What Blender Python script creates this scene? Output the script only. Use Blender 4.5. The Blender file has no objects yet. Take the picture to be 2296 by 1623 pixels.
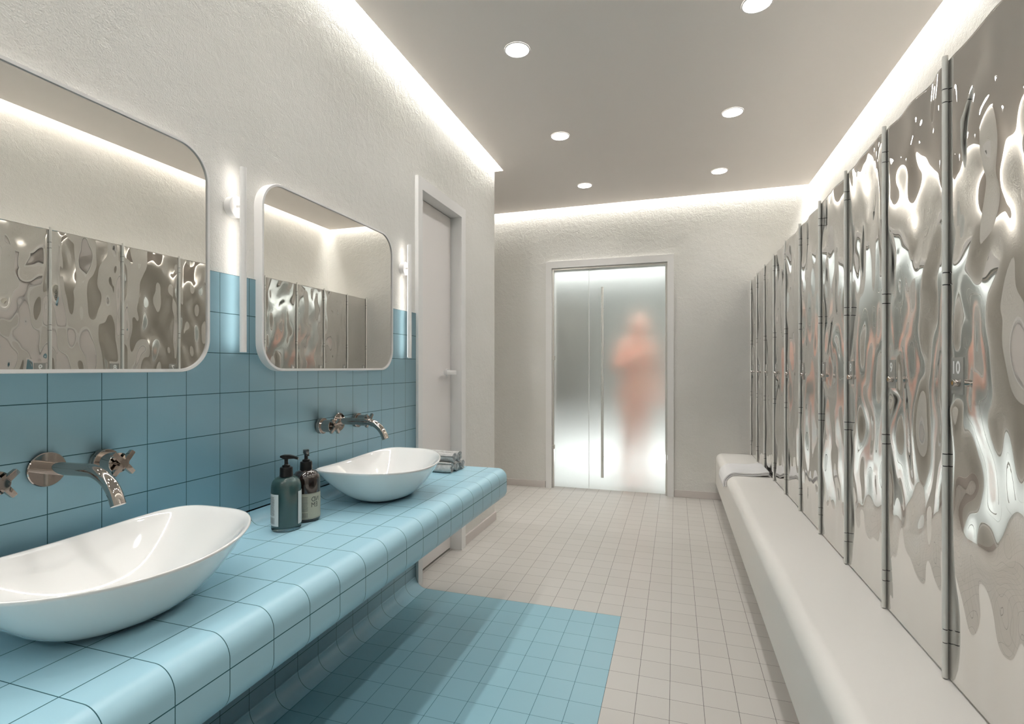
import bpy, bmesh, math, random
import numpy as np
from mathutils import Vector, Matrix
pi = math.pi
S = bpy.context.scene
COL = S.collection

# ------------------------------------------------------------------ camera
FPX = 1155.0; YAW = math.atan(365.8 / 1155.0)
cam_d = bpy.data.cameras.new('camera'); cam = bpy.data.objects.new('camera', cam_d); COL.objects.link(cam)
cam.location = (0, 0, 1.15); cam.rotation_euler = (pi / 2, 0, YAW)
cam_d.sensor_width = 36; cam_d.lens = FPX / 2296 * 36; cam_d.shift_y = 12.0 / 2296
cam_d.clip_start = 0.02; cam_d.clip_end = 60
S.camera = cam
# ------------------------------------------------------------------ world, colour
W = bpy.data.worlds.new('world'); S.world = W; W.use_nodes = True
W.node_tree.nodes['Background'].inputs[0].default_value = (0.8, 0.8, 0.8, 1)
W.node_tree.nodes['Background'].inputs[1].default_value = 0.0
S.view_settings.view_transform = 'Standard'; S.view_settings.look = 'None'
S.view_settings.exposure = 0.56; S.view_settings.gamma = 1; S.view_settings.use_curve_mapping = False
S.cycles.max_bounces = 8; S.cycles.diffuse_bounces = 4; S.cycles.glossy_bounces = 7
S.cycles.time_limit = 1200; S.cycles.use_adaptive_sampling = True; S.cycles.adaptive_threshold = .045; S.cycles.adaptive_min_samples = 20
S.cycles.transmission_bounces = 6; S.cycles.caustics_reflective = False; S.cycles.caustics_refractive = True
S.cycles.sample_clamp_indirect = 6; S.cycles.use_denoising = True; S.cycles.blur_glossy = 0.5
# brightness of the lights the room has
E_COVE, E_DOWN, E_SCONCE, E_STEAM = 31.0, 14.0, 6.0, 9.5
P_DOWN = 15.0

# ------------------------------------------------------------------ key dimensions (metres)
XL, XR, YB, YF = -1.30, 1.12, 4.81, -2.0        # wall faces
YE = 3.666                                      # the left wall ends here, passage turns left
XC = -3.2                                       # far side of the passage
ZC = 2.65                                       # ceiling panel
SX0, SX1, SY0, SY1 = -1.25, 1.046, -1.95, 4.76   # ceiling panel edges
ZT = 2.80                                       # light strips above the panel edge
XK = 0.622                                      # locker fronts
PY = 0.1107; PYO = 2.419                        # tile pitch along the wall and a grout line
PX_ = 0.1105; PXO = -0.239                      # floor pitch across
CZ, CXF, CR = 0.65, -0.793, 0.045               # counter top, front face, nose radius
YN = -0.55                                      # near end of counter


# ------------------------------------------------------------------ materials
def mat(name, col=(.8, .8, .8), rough=.5, metal=0., spec=None, **kw):
    m = bpy.data.materials.new(name); m.use_nodes = True
    b = m.node_tree.nodes['Principled BSDF']
    b.inputs['Base Color'].default_value = (*col, 1); b.inputs['Roughness'].default_value = rough
    b.inputs['Metallic'].default_value = metal
    if spec is not None: b.inputs['Specular IOR Level'].default_value = spec
    for k_, v in kw.items(): b.inputs[k_.replace('_', ' ')].default_value = v
    return m
def N(m, t, **kw):
    n = m.node_tree.nodes.new(t)
    for k_, v in kw.items(): setattr(n, k_, v)
    return n
def L(m, a, b): m.node_tree.links.new(a, b)
def mth(m, op, a, b=None, c=None, clamp=False):
    n = N(m, 'ShaderNodeMath', operation=op, use_clamp=clamp)
    for i, v in enumerate((a, b, c)):
        if v is None: continue
        if isinstance(v, (int, float)): n.inputs[i].default_value = v
        else: L(m, v, n.inputs[i])
    return n.outputs[0]
def emit(name, col, s):
    m = bpy.data.materials.new(name); m.use_nodes = True; nt = m.node_tree
    nt.nodes.remove(nt.nodes['Principled BSDF'])
    e = nt.nodes.new('ShaderNodeEmission'); e.inputs[0].default_value = (*col, 1); e.inputs[1].default_value = s
    nt.links.new(e.outputs[0], nt.nodes['Material Output'].inputs[0]); return m
def noise(m, vec, scale, detail=4, rough=.5, out='Fac', dist=0.):
    n = N(m, 'ShaderNodeTexNoise'); n.inputs['Scale'].default_value = scale; n.inputs['Detail'].default_value = detail
    n.inputs['Roughness'].default_value = rough; n.inputs['Distortion'].default_value = dist
    L(m, vec, n.inputs['Vector']); return n.outputs[out]
def ramp(m, fac, stops):
    r = N(m, 'ShaderNodeValToRGB'); L(m, fac, r.inputs[0]); el = r.color_ramp.elements
    while len(el) < len(stops): el.new(.5)
    for e, (p, c) in zip(el, stops): e.position = p; e.color = (*c, 1)
    return r.outputs[0]
def bump(m, h, strength, dist, prev=None):
    b = N(m, 'ShaderNodeBump'); b.inputs['Strength'].default_value = strength; b.inputs['Distance'].default_value = dist
    L(m, h, b.inputs['Height'])
    if prev is not None: L(m, prev, b.inputs['Normal'])
    return b.outputs[0]

def plaster(name, c0, c1):
    m = mat(name, c0, .85, spec=.2); b = m.node_tree.nodes['Principled BSDF']
    tc = N(m, 'ShaderNodeTexCoord').outputs['Object']
    big = noise(m, tc, 1.6, 2, .55); L(m, ramp(m, big, [(.3, c0), (.7, c1)]), b.inputs['Base Color'])
    fine = noise(m, tc, 230, 1, .6); mid = noise(m, tc, 22, 3.5, .65, dist=.6)
    trow = N(m, 'ShaderNodeTexVoronoi', feature='DISTANCE_TO_EDGE'); trow.inputs['Scale'].default_value = 3.1
    wv = N(m, 'ShaderNodeMixRGB'); wv.inputs[0].default_value = .35
    L(m, tc, wv.inputs[1]); L(m, noise(m, tc, 2.3, 2, .6, 'Color'), wv.inputs[2]); L(m, wv.outputs[0], trow.inputs['Vector'])
    crack = mth(m, 'MULTIPLY', mth(m, 'LESS_THAN', trow.outputs[0], .006), mth(m, 'GREATER_THAN', noise(m, tc, 4.7, 0), .56))
    pits = mth(m, 'GREATER_THAN', noise(m, tc, 34, 1, .5), .735)
    h = mth(m, 'SUBTRACT', mth(m, 'ADD', mth(m, 'MULTIPLY', fine, .42), mid), mth(m, 'ADD', mth(m, 'MULTIPLY', crack, .6), mth(m, 'MULTIPLY', pits, .5)))
    L(m, bump(m, h, .85, .005), b.inputs['Normal']); return m
M = {}
M['plaster'] = plaster('plaster', (.70, .685, .642), (.75, .735, .697))
M['ceiling'] = mat('ceiling_paint', (.86, .805, .765), .9, spec=.1)
M['skirting'] = mat('skirting', (.62, .57, .54), .6)
M['white_paint'] = mat('white_paint', (.80, .785, .765), .45)
M['door_paint'] = mat('door_paint', (.84, .80, .775), .5)
M['white_metal'] = mat('white_metal', (.80, .78, .76), .35)
M['ceramic'] = mat('ceramic', (.85, .84, .815), .05, Coat_Weight=1., Coat_Roughness=.02)
M['chrome'] = mat('chrome', (.47, .425, .395), .03, 1)
M['steel'] = mat('brushed_steel', (.66, .64, .60), .3, .85)
M['rod'] = mat('hinge_metal', (.78, .76, .71), .4, 0)
M['lock_brass'] = mat('lock_brass', (.55, .33, .10), .3, 1)
M['dark'] = mat('dark_gap', (.02, .02, .02), .7)
M['mirror'] = mat('mirror_glass', (.80, .795, .77), .0, 1)
M['locker'] = mat('polished_steel', (.77, .755, .73), .012, 1)
M['plate'] = mat('number_plate', (.40, .395, .37), .38, .5)
M['locker_side'] = mat('locker_side', (.55, .54, .51), .5)
M['bench'] = mat('bench_solid_surface', (.82, .79, .74), .42)
M['pump'] = mat('black_plastic', (.006, .0055, .0055), .3, spec=.3)
M['bar'] = mat('bright_bar', (.80, .80, .77), .22, .6)
M['number'] = mat('white_numerals', (.97, .97, .95), .5)
M['cove'] = emit('cove_light', (1, .985, .95), E_COVE)
M['down'] = emit('downlight', (1, .98, .95), E_DOWN)
M['down'].cycles.emission_sampling = 'NONE'
M['sconce'] = emit('sconce_light', (1, .95, .90), E_SCONCE)
M['steam_low'] = emit('steam_low_fill', (.97, 1, .99), 12.0)  # glow of the added low fill bar
M['steam'] = emit('steam_light', (.97, 1, .97), E_STEAM)

def tile_nodes(m, gu, gv, wu, wv, base, var, grout, rough, blue=None):
    """gu, gv: sockets in tile units; wu, wv: half joint widths in tile units"""
    b = m.node_tree.nodes['Principled BSDF']
    def line(s, w):
        f = mth(m, 'FRACT', mth(m, 'ADD', s, 500.0)); d = mth(m, 'MINIMUM', f, mth(m, 'SUBTRACT', 1.0, f))
        return d, mth(m, 'LESS_THAN', d, w)
    du, lu = line(gu, wu); dv, lv = line(gv, wv)
    g = mth(m, 'MAXIMUM', lu, lv)
    cid = N(m, 'ShaderNodeCombineXYZ'); L(m, mth(m, 'FLOOR', gu), cid.inputs[0]); L(m, mth(m, 'FLOOR', gv), cid.inputs[1])
    wn = N(m, 'ShaderNodeTexWhiteNoise'); L(m, cid.outputs[0], wn.inputs['Vector'])
    mx = N(m, 'ShaderNodeMixRGB'); L(m, wn.outputs['Value'], mx.inputs[0]); mx.inputs[1].default_value = (*base, 1); mx.inputs[2].default_value = (*var, 1)
    col = mx.outputs[0]; gcol = None
    if blue is not None:
        mask, bb, bv, bg = blue
        m2 = N(m, 'ShaderNodeMixRGB'); L(m, wn.outputs['Value'], m2.inputs[0]); m2.inputs[1].default_value = (*bb, 1); m2.inputs[2].default_value = (*bv, 1)
        m3 = N(m, 'ShaderNodeMixRGB'); L(m, mask, m3.inputs[0]); L(m, col, m3.inputs[1]); L(m, m2.outputs[0], m3.inputs[2]); col = m3.outputs[0]
        m4 = N(m, 'ShaderNodeMixRGB'); L(m, mask, m4.inputs[0]); m4.inputs[1].default_value = (*grout, 1); m4.inputs[2].default_value = (*bg, 1); gcol = m4.outputs[0]
    mg = N(m, 'ShaderNodeMixRGB'); L(m, g, mg.inputs[0]); L(m, col, mg.inputs[1])
    if gcol is None: mg.inputs[2].default_value = (*grout, 1)
    else: L(m, gcol, mg.inputs[2])
    L(m, mg.outputs[0], b.inputs['Base Color'])
    L(m, mth(m, 'ADD', mth(m, 'MULTIPLY', g, .5), rough), b.inputs['Roughness'])
    h = mth(m, 'SUBTRACT', 1.0, g)
    L(m, bump(m, h, .35, .0012), b.inputs['Normal'])
BLUE0, BLUE1, BGROUT = (.36, .59, .69), (.37, .605, .705), (.012, .085, .11)
def uv_tile(name, wu, wv, rough=.3):
    m = mat(name, BLUE0, rough, spec=.5); uv = N(m, 'ShaderNodeUVMap').outputs[0]
    sp = N(m, 'ShaderNodeSeparateXYZ'); L(m, uv, sp.inputs[0])
    tile_nodes(m, sp.outputs[0], sp.outputs[1], wu, wv, BLUE0, BLUE1, BGROUT, rough); return m
M['blue_tile'] = uv_tile('blue_tile', .0075, .0085)
fm = M['floor'] = mat('floor_tile', (.6, .57, .53), .4)
_tc = N(fm, 'ShaderNodeTexCoord').outputs['Object']; _sp = N(fm, 'ShaderNodeSeparateXYZ'); L(fm, _tc, _sp.inputs[0])
_gx = mth(fm, 'DIVIDE', mth(fm, 'SUBTRACT', _sp.outputs[0], PXO), PX_)
_gy = mth(fm, 'DIVIDE', mth(fm, 'SUBTRACT', _sp.outputs[1], PYO), PY)
_mask = mth(fm, 'MULTIPLY', mth(fm, 'LESS_THAN', _sp.outputs[0], PXO), mth(fm, 'LESS_THAN', _sp.outputs[1], PYO))
tile_nodes(fm, _gx, _gy, .0065, .0055, (.52, .492, .455), (.545, .517, .48), (.06, .055, .05), .34, blue=(_mask, (.255, .455, .53), (.265, .47, .545), BGROUT))

# frosted glass
gm = M['frosted'] = bpy.data.materials.new('frosted_glass'); gm.use_nodes = True
_b = gm.node_tree.nodes['Principled BSDF']
_b.inputs['Base Color'].default_value = (.93, .95, .94, 1); _b.inputs['Roughness'].default_value = .55
_b.inputs['IOR'].default_value = 1.42; _b.inputs['Transmission Weight'].default_value = 1
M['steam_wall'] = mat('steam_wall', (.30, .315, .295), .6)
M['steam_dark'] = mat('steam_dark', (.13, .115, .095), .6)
M['steam_floor'] = mat('steam_floor', (.85, .86, .86), .5)
M['skin'] = mat('skin', (.95, .50, .38), .5, Subsurface_Weight=.1)
M['hair'] = mat('hair', (.72, .46, .36), .6)
tw = M['towel'] = mat('towel', (.52, .51, .495), .95, spec=.1)
_t = N(tw, 'ShaderNodeTexCoord').outputs['Object']
L(tw, bump(tw, noise(tw, _t, 420, 3), .8, .002), tw.node_tree.nodes['Principled BSDF'].inputs['Normal'])
L(tw, ramp(tw, noise(tw, _t, 60, 4), [(.3, (.40, .39, .375)), (.7, (.60, .59, .57))]), tw.node_tree.nodes['Principled BSDF'].inputs['Base Color'])
tb = M['towel_white'] = mat('towel_white', (.74, .73, .72), .95, spec=.1)
_t = N(tb, 'ShaderNodeTexCoord').outputs['Object']
L(tb, bump(tb, noise(tb, _t, 380, 3), .5, .0015), tb.node_tree.nodes['Principled BSDF'].inputs['Normal'])
M['glass_bottle'] = mat('clear_bottle', (.93, .98, .97), .02, IOR=1.35, Transmission_Weight=1.)
M['gel'] = mat('grey_gel', (.055, .11, .11), .06, spec=.6)
M['dark_bottle'] = mat('brown_bottle', (.018, .010, .008), .05, spec=.7, Coat_Weight=.5)
M['label_white'] = mat('label_white', (.60, .61, .59), .6)
M['label_cream'] = mat('label_cream', (.44, .42, .33), .6)
M['ink'] = mat('ink', (.04, .045, .04), .6)
M['ink_grey'] = mat('ink_grey', (.16, .165, .15), .6)

# ------------------------------------------------------------------ mesh helpers
def obj(name, bm, m, parent=None, smooth=False, loc=None):
    me = bpy.data.meshes.new(name); bm.to_mesh(me); bm.free()
    for mm in (m if isinstance(m, (list, tuple)) else [m]): me.materials.append(mm)
    if smooth:
        for p in me.polygons: p.use_smooth = True
    o = bpy.data.objects.new(name, me); COL.objects.link(o)
    if parent: o.parent = parent
    if loc: o.location = loc
    return o
def tag(o, label=None, cat=None, group=None, kind=None):
    if label: o['label'] = label
    if cat: o['category'] = cat
    if group: o['group'] = group
    if kind: o['kind'] = kind
    return o
def thing(name, label, cat, loc=(0, 0, 0), rz=0, group=None, kind=None):
    o = bpy.data.objects.new(name, None); COL.objects.link(o); o.location = loc; o.rotation_euler = (0, 0, rz); o.empty_display_size = .05
    return tag(o, label, cat, group, kind)
def struct(name, bm, m, label, cat, parent=None, smooth=False):
    o = obj(name, bm, m, parent, smooth); return tag(o, label, cat, kind='structure')
def BM(): return bmesh.new()
def box(bm, x0, x1, y0, y1, z0, z1, mi=0):
    v = [bm.verts.new((x, y, z)) for z in (z0, z1) for y in (y0, y1) for x in (x0, x1)]
    for f in ((0, 2, 3, 1), (4, 5, 7, 6), (0, 1, 5, 4), (2, 6, 7, 3), (0, 4, 6, 2), (1, 3, 7, 5)):
        fc = bm.faces.new([v[i] for i in f]); fc.material_index = mi
    return bm
def bbox(x0, x1, y0, y1, z0, z1, r=.004, seg=3):
    bm = BM(); box(bm, x0, x1, y0, y1, z0, z1)
    bmesh.ops.bevel(bm, geom=bm.edges[:], offset=r, segments=seg, profile=.5, affect='EDGES'); return bm
def frame_of(d):
    d = d.normalized(); a = Vector((0, 0, 1)) if abs(d.z) < .9 else Vector((1, 0, 0))
    u = d.cross(a).normalized(); return u, u.cross(d).normalized()
def tube(bm, pts, r, seg=24, cap=True, mi=0):
    pts = [Vector(p) for p in pts]; rs = r if isinstance(r, (list, tuple)) else [r] * len(pts); rings = []; pu = None
    for i, p in enumerate(pts):
        d = pts[min(i + 1, len(pts) - 1)] - pts[max(i - 1, 0)]
        if d.length < 1e-9: d = pts[1] - pts[0]
        u, v = frame_of(d)
        if pu is not None:
            dn = d.normalized(); u = (pu - dn * pu.dot(dn)).normalized(); v = u.cross(dn)
        pu = u
        rings.append([bm.verts.new(p + (u * math.cos(2 * pi * k / seg) + v * math.sin(2 * pi * k / seg)) * rs[i]) for k in range(seg)])
    for a, b in zip(rings, rings[1:]):
        for k in range(seg):
            f = bm.faces.new((a[k], a[(k + 1) % seg], b[(k + 1) % seg], b[k])); f.material_index = mi
    if cap:
        bm.faces.new(rings[0]).material_index = mi; bm.faces.new(rings[-1][::-1]).material_index = mi
    return bm
def lathe(bm, prof, seg=48, mx=None, cap=True):
    """prof: (radius, height) along local z"""
    rings = []
    for r, z in prof:
        rings.append([bm.verts.new(Vector((r * math.cos(2 * pi * k / seg), r * math.sin(2 * pi * k / seg), z))) for k in range(seg)])
    for a, b in zip(rings, rings[1:]):
        for k in range(seg): bm.faces.new((a[k], a[(k + 1) % seg], b[(k + 1) % seg], b[k]))
    if cap:
        bm.faces.new(rings[0][::-1]); bm.faces.new(rings[-1])
    if mx is not None: bmesh.ops.transform(bm, matrix=mx, verts=[v for rg in rings for v in rg])
    return bm
def sharp(o, deg=40):
    me = o.data
    for p in me.polygons: p.use_smooth = True
    bm = bmesh.new(); bm.from_mesh(me)
    for e in bm.edges:
        if len(e.link_faces) == 2 and e.calc_face_angle(0) > math.radians(deg): e.smooth = False
    bm.to_mesh(me); bm.free(); return o
def rect_outline(w, h, r, n=10):
    pts = []
    for cx, cy, a0 in ((w - r, h - r, 0), (r, h - r, pi / 2), (r, r, pi), (w - r, r, 3 * pi / 2)):
        for k in range(n + 1):
            a = a0 + pi / 2 * k / n; pts.append((cx + r * math.cos(a), cy + r * math.sin(a)))
    return pts
def text_bm(s, size, xs=1.0, bold=0.):
    cu = bpy.data.curves.new('t', 'FONT'); cu.body = s; cu.size = size; cu.extrude = 0; cu.offset = bold; cu.resolution_u = 3
    to = bpy.data.objects.new('t', cu); COL.objects.link(to)
    dg = bpy.context.evaluated_depsgraph_get(); me = bpy.data.meshes.new_from_object(to.evaluated_get(dg))
    bm = bmesh.new(); bm.from_mesh(me); bpy.data.objects.remove(to); bpy.data.curves.remove(cu); bpy.data.meshes.remove(me)
    for v in bm.verts: v.co.x *= xs
    return bm
# profile (x,z) extruded along y, with uv = (y tile units, profile tile units)
def extrude_profile(prof, y0, y1, vcoord, closed=False, cap=False, ny=1):
    bm = BM(); uvl = bm.loops.layers.uv.new('UVMap'); rows = []
    ys = [y0 + (y1 - y0) * i / ny for i in range(ny + 1)]
    for y in ys: rows.append([bm.verts.new((x, y, z)) for x, z in prof])
    n = len(prof)
    for i in range(ny):
        for k in range(n if closed else n - 1):
            k2 = (k + 1) % n
            f = bm.faces.new((rows[i][k], rows[i][k2], rows[i + 1][k2], rows[i + 1][k]))
            us = [(ys[i] - PYO) / PY, (ys[i] - PYO) / PY, (ys[i + 1] - PYO) / PY, (ys[i + 1] - PYO) / PY]
            va = vcoord[k]; vb = vcoord[k + 1] if k + 1 < len(vcoord) else vcoord[-1]
            for lp, u, v in zip(f.loops, us, (va, vb, vb, va)): lp[uvl].uv = (u, v)
            f.smooth = True
    if cap:
        for r_, fl in ((rows[0], False), (rows[-1], True)):
            f = bm.faces.new(r_[::-1] if fl else r_)
            for lp in f.loops:
                lp[uvl].uv = (.5, .5)
    bmesh.ops.recalc_face_normals(bm, faces=bm.faces)
    return bm
def arc(cx, cz, r, a0, a1, n=10): return [(cx + r * math.cos(a0 + (a1 - a0) * k / n), cz + r * math.sin(a0 + (a1 - a0) * k / n)) for k in range(n + 1)]
def arclen(p):
    s = [0.]
    for a, b in zip(p, p[1:]): s.append(s[-1] + math.hypot(b[0] - a[0], b[1] - a[1]))
    return s

# ================================================================== THE ROOM
bm = BM(); box(bm, XC, XR + .1, YF - .1, YB + .14, -.1, 0)
struct('floor', bm, M['floor'], 'square tiled floor, off-white with a blue patch under the counter', 'floor')
# left wall block with the door recess
DY0, DY1, DZ = 2.455, 3.0, 2.10                 # opening
bm = BM()
box(bm, XL - .11, XL, YF, DY0, 0, 2.86); box(bm, XL - .11, XL, DY1, YE, 0, 2.86); box(bm, XL - .11, XL, DY0, DY1, DZ, 2.86)
box(bm, XC, XL - .11, YE - .15, YE, 0, 2.86); box(bm, XL - .20, XL - .11, YF, YE - .15, 0, 2.86)
struct('wall_left', bm, M['plaster'], 'rough pale grey plaster wall behind the mirrors and white door', 'wall')
# back wall with the frosted door opening
GX0, GX1, GZ = -1.13, -.058, 2.095
bm = BM()
box(bm, XC, GX0, YB, YB + .14, 0, 2.86); box(bm, GX1, XR, YB, YB + .14, 0, 2.86); box(bm, GX0, GX1, YB, YB + .14, GZ, 2.86)
struct('wall_back', bm, M['plaster'], 'rough pale grey plaster wall around the frosted glass door', 'wall')
bm = BM(); box(bm, XR, XR + .1, YF, YB + .14, 0, 2.86)
struct('wall_right', bm, M['plaster'], 'rough pale plaster wall above and behind the steel lockers', 'wall')
bm = BM(); box(bm, XC, XR + .1, YF - .1, YF, 0, 2.86)
struct('wall_front', bm, M['plaster'], 'plaster wall behind the camera', 'wall')
bm = BM(); box(bm, XC - .1, XC, YE - .15, YB + .14, 0, 2.86)
struct('wall_corridor', bm, M['plaster'], 'plaster wall closing the side passage', 'wall')
# ceiling: the lowered panel and the slab over it
bm = BM()
L_ = [(SX0, SY0), (SX1, SY0), (SX1, SY1), (XC, SY1), (XC, YE + .06), (SX0, YE + .06)]
lo = [bm.verts.new((x, y, ZC)) for x, y in L_]; hi = [bm.verts.new((x, y, ZC + .13)) for x, y in L_]
bm.faces.new(lo[::-1]); bm.faces.new(hi)
for k in range(6): bm.faces.new((lo[k], lo[(k + 1) % 6], hi[(k + 1) % 6], hi[k]))
struct('ceiling', bm, M['ceiling'], 'lowered warm grey ceiling panel with glowing edges', 'ceiling')
bm = BM(); box(bm, XC, XR + .1, YF - .1, YB + .14, 2.86, 2.95)
struct('ceiling', bm, M['ceiling'], 'ceiling slab hidden above the lowered panel', 'ceiling')
# baseboards
for nm, b_, lb in (('baseboard_back', (XC, -1.185, YB - .012, YB), 'low pinkish skirting left of the frosted door'),
                   ('baseboard_back', (-.008, .60, YB - .012, YB), 'low pinkish skirting between the frosted door and the bench'),
                   ('baseboard_left', (XL, XL + .012, 3.065, YE + .012), 'low skirting right of the white door')):
    bm = bbox(b_[0], b_[1], b_[2], b_[3], 0, .062, .002, 2); struct(nm, bm, M['skirting'], lb, 'baseboard')

# glowing strips round the ceiling
def strip(lb, x0, x1, y0, y1, ZT=ZT):
    bm = BM(); box(bm, x0, x1, y0, y1, ZT, ZT + .015)
    o = obj('cove_light', bm, M['cove']); tag(o, lb, 'strip light')
strip('long hidden strip light above the mirror wall', XL + .003, SX0 - .003, SY0, YE + .055, 2.705)
strip('hidden strip light above the frosted door wall', XC + .01, SX1 - .003, SY1 + .003, YB - .003, 2.745)
strip('long hidden strip light above the lockers', SX1 + .003, XR - .003, SY0, YB - .003, 2.84)
strip('hidden strip light at the passage side of the ceiling', XC + .01, XL, YE + .003, YE + .055)

# blue tiling on the wall, coved into the floor
R1 = .065
prof = [(XL + .006, 1.4335), (XL + .006, 1.12)] + [(XL + .006, .9), (XL + .006, .5), (XL + .006, .07)]
prof = prof[:-1] + arc(XL + .006 + .066, .0595 + .0065, .066, pi, 3 * pi / 2, 14) + [(-1.15, .0), (-1.15, -.0)]
prof = [p for i, p in enumerate(prof) if i == 0 or p != prof[i - 1]]
# v: 0.12 m rows above, one coved row from z=.056 to x=-1.233
vc = []
for x, z in prof:
    if z > .056 + 1e-4: vc.append((z - 1.4335) / .1203)
    else: vc.append(None)
zs = (.056 - 1.4335) / .1203
# choose rows so that a joint falls at z=.056
rows_v = []
for (x, z), v in zip(prof, vc):
    rows_v.append(v)
first = next(i for i, v in enumerate(vc) if v is None)
s = arclen(prof); s0 = s[first]; s1 = s[-2]
base = math.floor(zs)
for i in range(first, len(prof)): rows_v[i] = base - (s[i] - s0) / (s1 - s0 + 1e-9) * 1.0
prof2 = prof[:first] + prof[first:-2]; rv = rows_v[:first] + rows_v[first:len(prof) - 2]
# split faces so the cladding keeps its own row spacing
bm = BM(); uvl = bm.loops.layers.uv.new('UVMap')
def qprof(pr_, vv):
    for (a, b), (va, vb) in zip(zip(pr_, pr_[1:]), zip(vv, vv[1:])):
        vs = [bm.verts.new((a[0], YN, a[1])), bm.verts.new((b[0], YN, b[1])), bm.verts.new((b[0], PYO, b[1])), bm.verts.new((a[0], PYO, a[1]))]
        f = bm.faces.new(vs); f.smooth = True
        for lp, (y, v) in zip(f.loops, ((YN, va), (YN, vb), (PYO, vb), (PYO, va))): lp[uvl].uv = ((y - PYO) / PY, v)
qprof([(XL + .006, 1.4335), (XL + .006, .056)], [0, zs])
cove_p = [(XL + .006, .056)] + arc(XL + .006 + .061, .061, .0605, pi + .05, 3 * pi / 2, 14)
cs = arclen(cove_p); qprof(cove_p, [-20 - t_ / cs[-1] for t_ in cs])
# close the end face of the cladding and the cove
e = [bm.verts.new(p) for p in ((XL, PYO, 1.4335), (XL + .006, PYO, 1.4335), (XL + .006, PYO, .056), (XL, PYO, .056))]; f = bm.faces.new(e)
for lp in f.loops: lp[uvl].uv = (.5, .5)
e = [bm.verts.new((x, PYO, z)) for x, z in cove_p] + [bm.verts.new((XL, PYO, .0005)), bm.verts.new((XL, PYO, .056))]; f = bm.faces.new(e)
for lp in f.loops: lp[uvl].uv = (.5, .5)
e = [bm.verts.new(p) for p in ((XL, YN, 1.4335), (XL, PYO, 1.4335), (XL + .006, PYO, 1.4335), (XL + .006, YN, 1.4335))]; f = bm.faces.new(e)
for lp in f.loops: lp[uvl].uv = (.5, .5)
bmesh.ops.remove_doubles(bm, verts=bm.verts, dist=1e-5)
struct('trim_1', bm, M['blue_tile'], 'blue square wall tiles curving into the blue floor patch', 'wall tiles')

# ------------------------------------------------------------------ white door in the left wall
d1 = thing('door_1', 'plain white door in a white frame right of the mirrors', 'door', (XL, 2.72, 0), kind='structure')
fo = [(2.421, 0.), (2.421, 2.158), (3.058, 2.158), (3.058, 0.)]; fi = [(2.468, 0.), (2.468, 2.095), (2.995, 2.095), (2.995, 0.)]
bm = BM()
def rel(p): return (p[0] - XL, p[1] - 2.72, p[2])
for x0, x1 in ((XL, XL + .02),):
    A = [bm.verts.new(rel((x1, y, z))) for y, z in fo]; B = [bm.verts.new(rel((x1, y, z))) for y, z in fi]
    A0 = [bm.verts.new(rel((x0, y, z))) for y, z in fo]; B0 = [bm.verts.new(rel((XL - .10, y, z))) for y, z in fi]
    for k in range(3):
        bm.faces.new((A[k], A[k + 1], B[k + 1], B[k])); bm.faces.new((A[k], A0[k], A0[k + 1], A[k + 1])); bm.faces.new((B[k], B[k + 1], B0[k + 1], B0[k]))
obj('door_frame', bm, M['white_paint'], d1)
lf = obj('door_leaf', bbox(-.10, -.055, 2.470 - 2.72, 2.993 - 2.72, .012, 2.092, .003, 2), M['door_paint'], d1)
bm = BM(); tube(bm, [(-.056, .215, 1.118), (-.048, .215, 1.118)], .024, 28); tube(bm, [(-.05, .215, 1.118), (-.008, .215, 1.118)], .009, 16)
b2 = bbox(-.016, .006, .085, .226, 1.106, 1.131, .003, 2); me_ = bpy.data.meshes.new('x'); b2.to_mesh(me_); b2.free(); bm.from_mesh(me_)
h_ = obj('door_handle', bm, M['white_metal'], lf); sharp(h_)

# ------------------------------------------------------------------ frosted glass door
d2 = thing('door_2', 'frosted glass double door in the back wall, a person behind it', 'door', (-.594, YB, 0), kind='structure')
dx = .594
fo = [(-1.178, 0.), (-1.178, 2.155), (-.012, 2.155), (-.012, 0.)]; fi = [(-1.122, 0.), (-1.122, 2.092), (-.066, 2.092), (-.066, 0.)]
bm = BM()
A = [bm.verts.new((x + dx, -.022, z)) for x, z in fo]; B = [bm.verts.new((x + dx, -.022, z)) for x, z in fi]
A0 = [bm.verts.new((x + dx, 0, z)) for x, z in fo]; B0 = [bm.verts.new((x + dx, .13, z)) for x, z in fi]
for k in range(3):
    bm.faces.new((A[k], A[k + 1], B[k + 1], B[k])); bm.faces.new((A[k], A0[k], A0[k + 1], A[k + 1])); bm.faces.new((B[k], B[k + 1], B0[k + 1], B0[k]))
obj('door_frame', bm, M['white_paint'], d2)
bm = BM()   # slim metal profile
for x0, x1, z0, z1 in ((-1.121, -1.106, 0, 2.09), (-.082, -.067, 0, 2.09), (-1.106, -.082, 2.076, 2.09)): box(bm, x0 + dx, x1 + dx, .005, .035, z0, z1)
obj('metal_profile', bm, M['steel'], d2)
GY = .018
la = obj('glass_leaf', bbox(-1.103 + dx, -.773 + dx, GY, GY + .01, .012, 2.074, .001, 1), M['frosted'], d2); la['label'] = 'narrow left leaf of frosted glass'
lb_ = obj('glass_leaf', bbox(-.769 + dx, -.085 + dx, GY, GY + .01, .012, 2.074, .001, 1), M['frosted'], d2); lb_['label'] = 'wide right leaf of frosted glass with the pull bar'
bm = BM(); hx = -.640 + dx
tube(bm, [(hx, -.035, .135), (hx, -.035, 1.89)], .0125, 20)
for z in (.32, 1.70): tube(bm, [(hx, -.035, z), (hx, GY + .001, z)], .008, 14)
obj('pull_bar', bm, M['bar'], lb_, smooth=False); sharp(bpy.data.objects['pull_bar'])
bm = BM(); box(bm, -.773 + dx + .0005, -.769 + dx - .0005, GY + .001, GY + .009, .012, 2.074); obj('seal', bm, M['white_paint'], d2)
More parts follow.
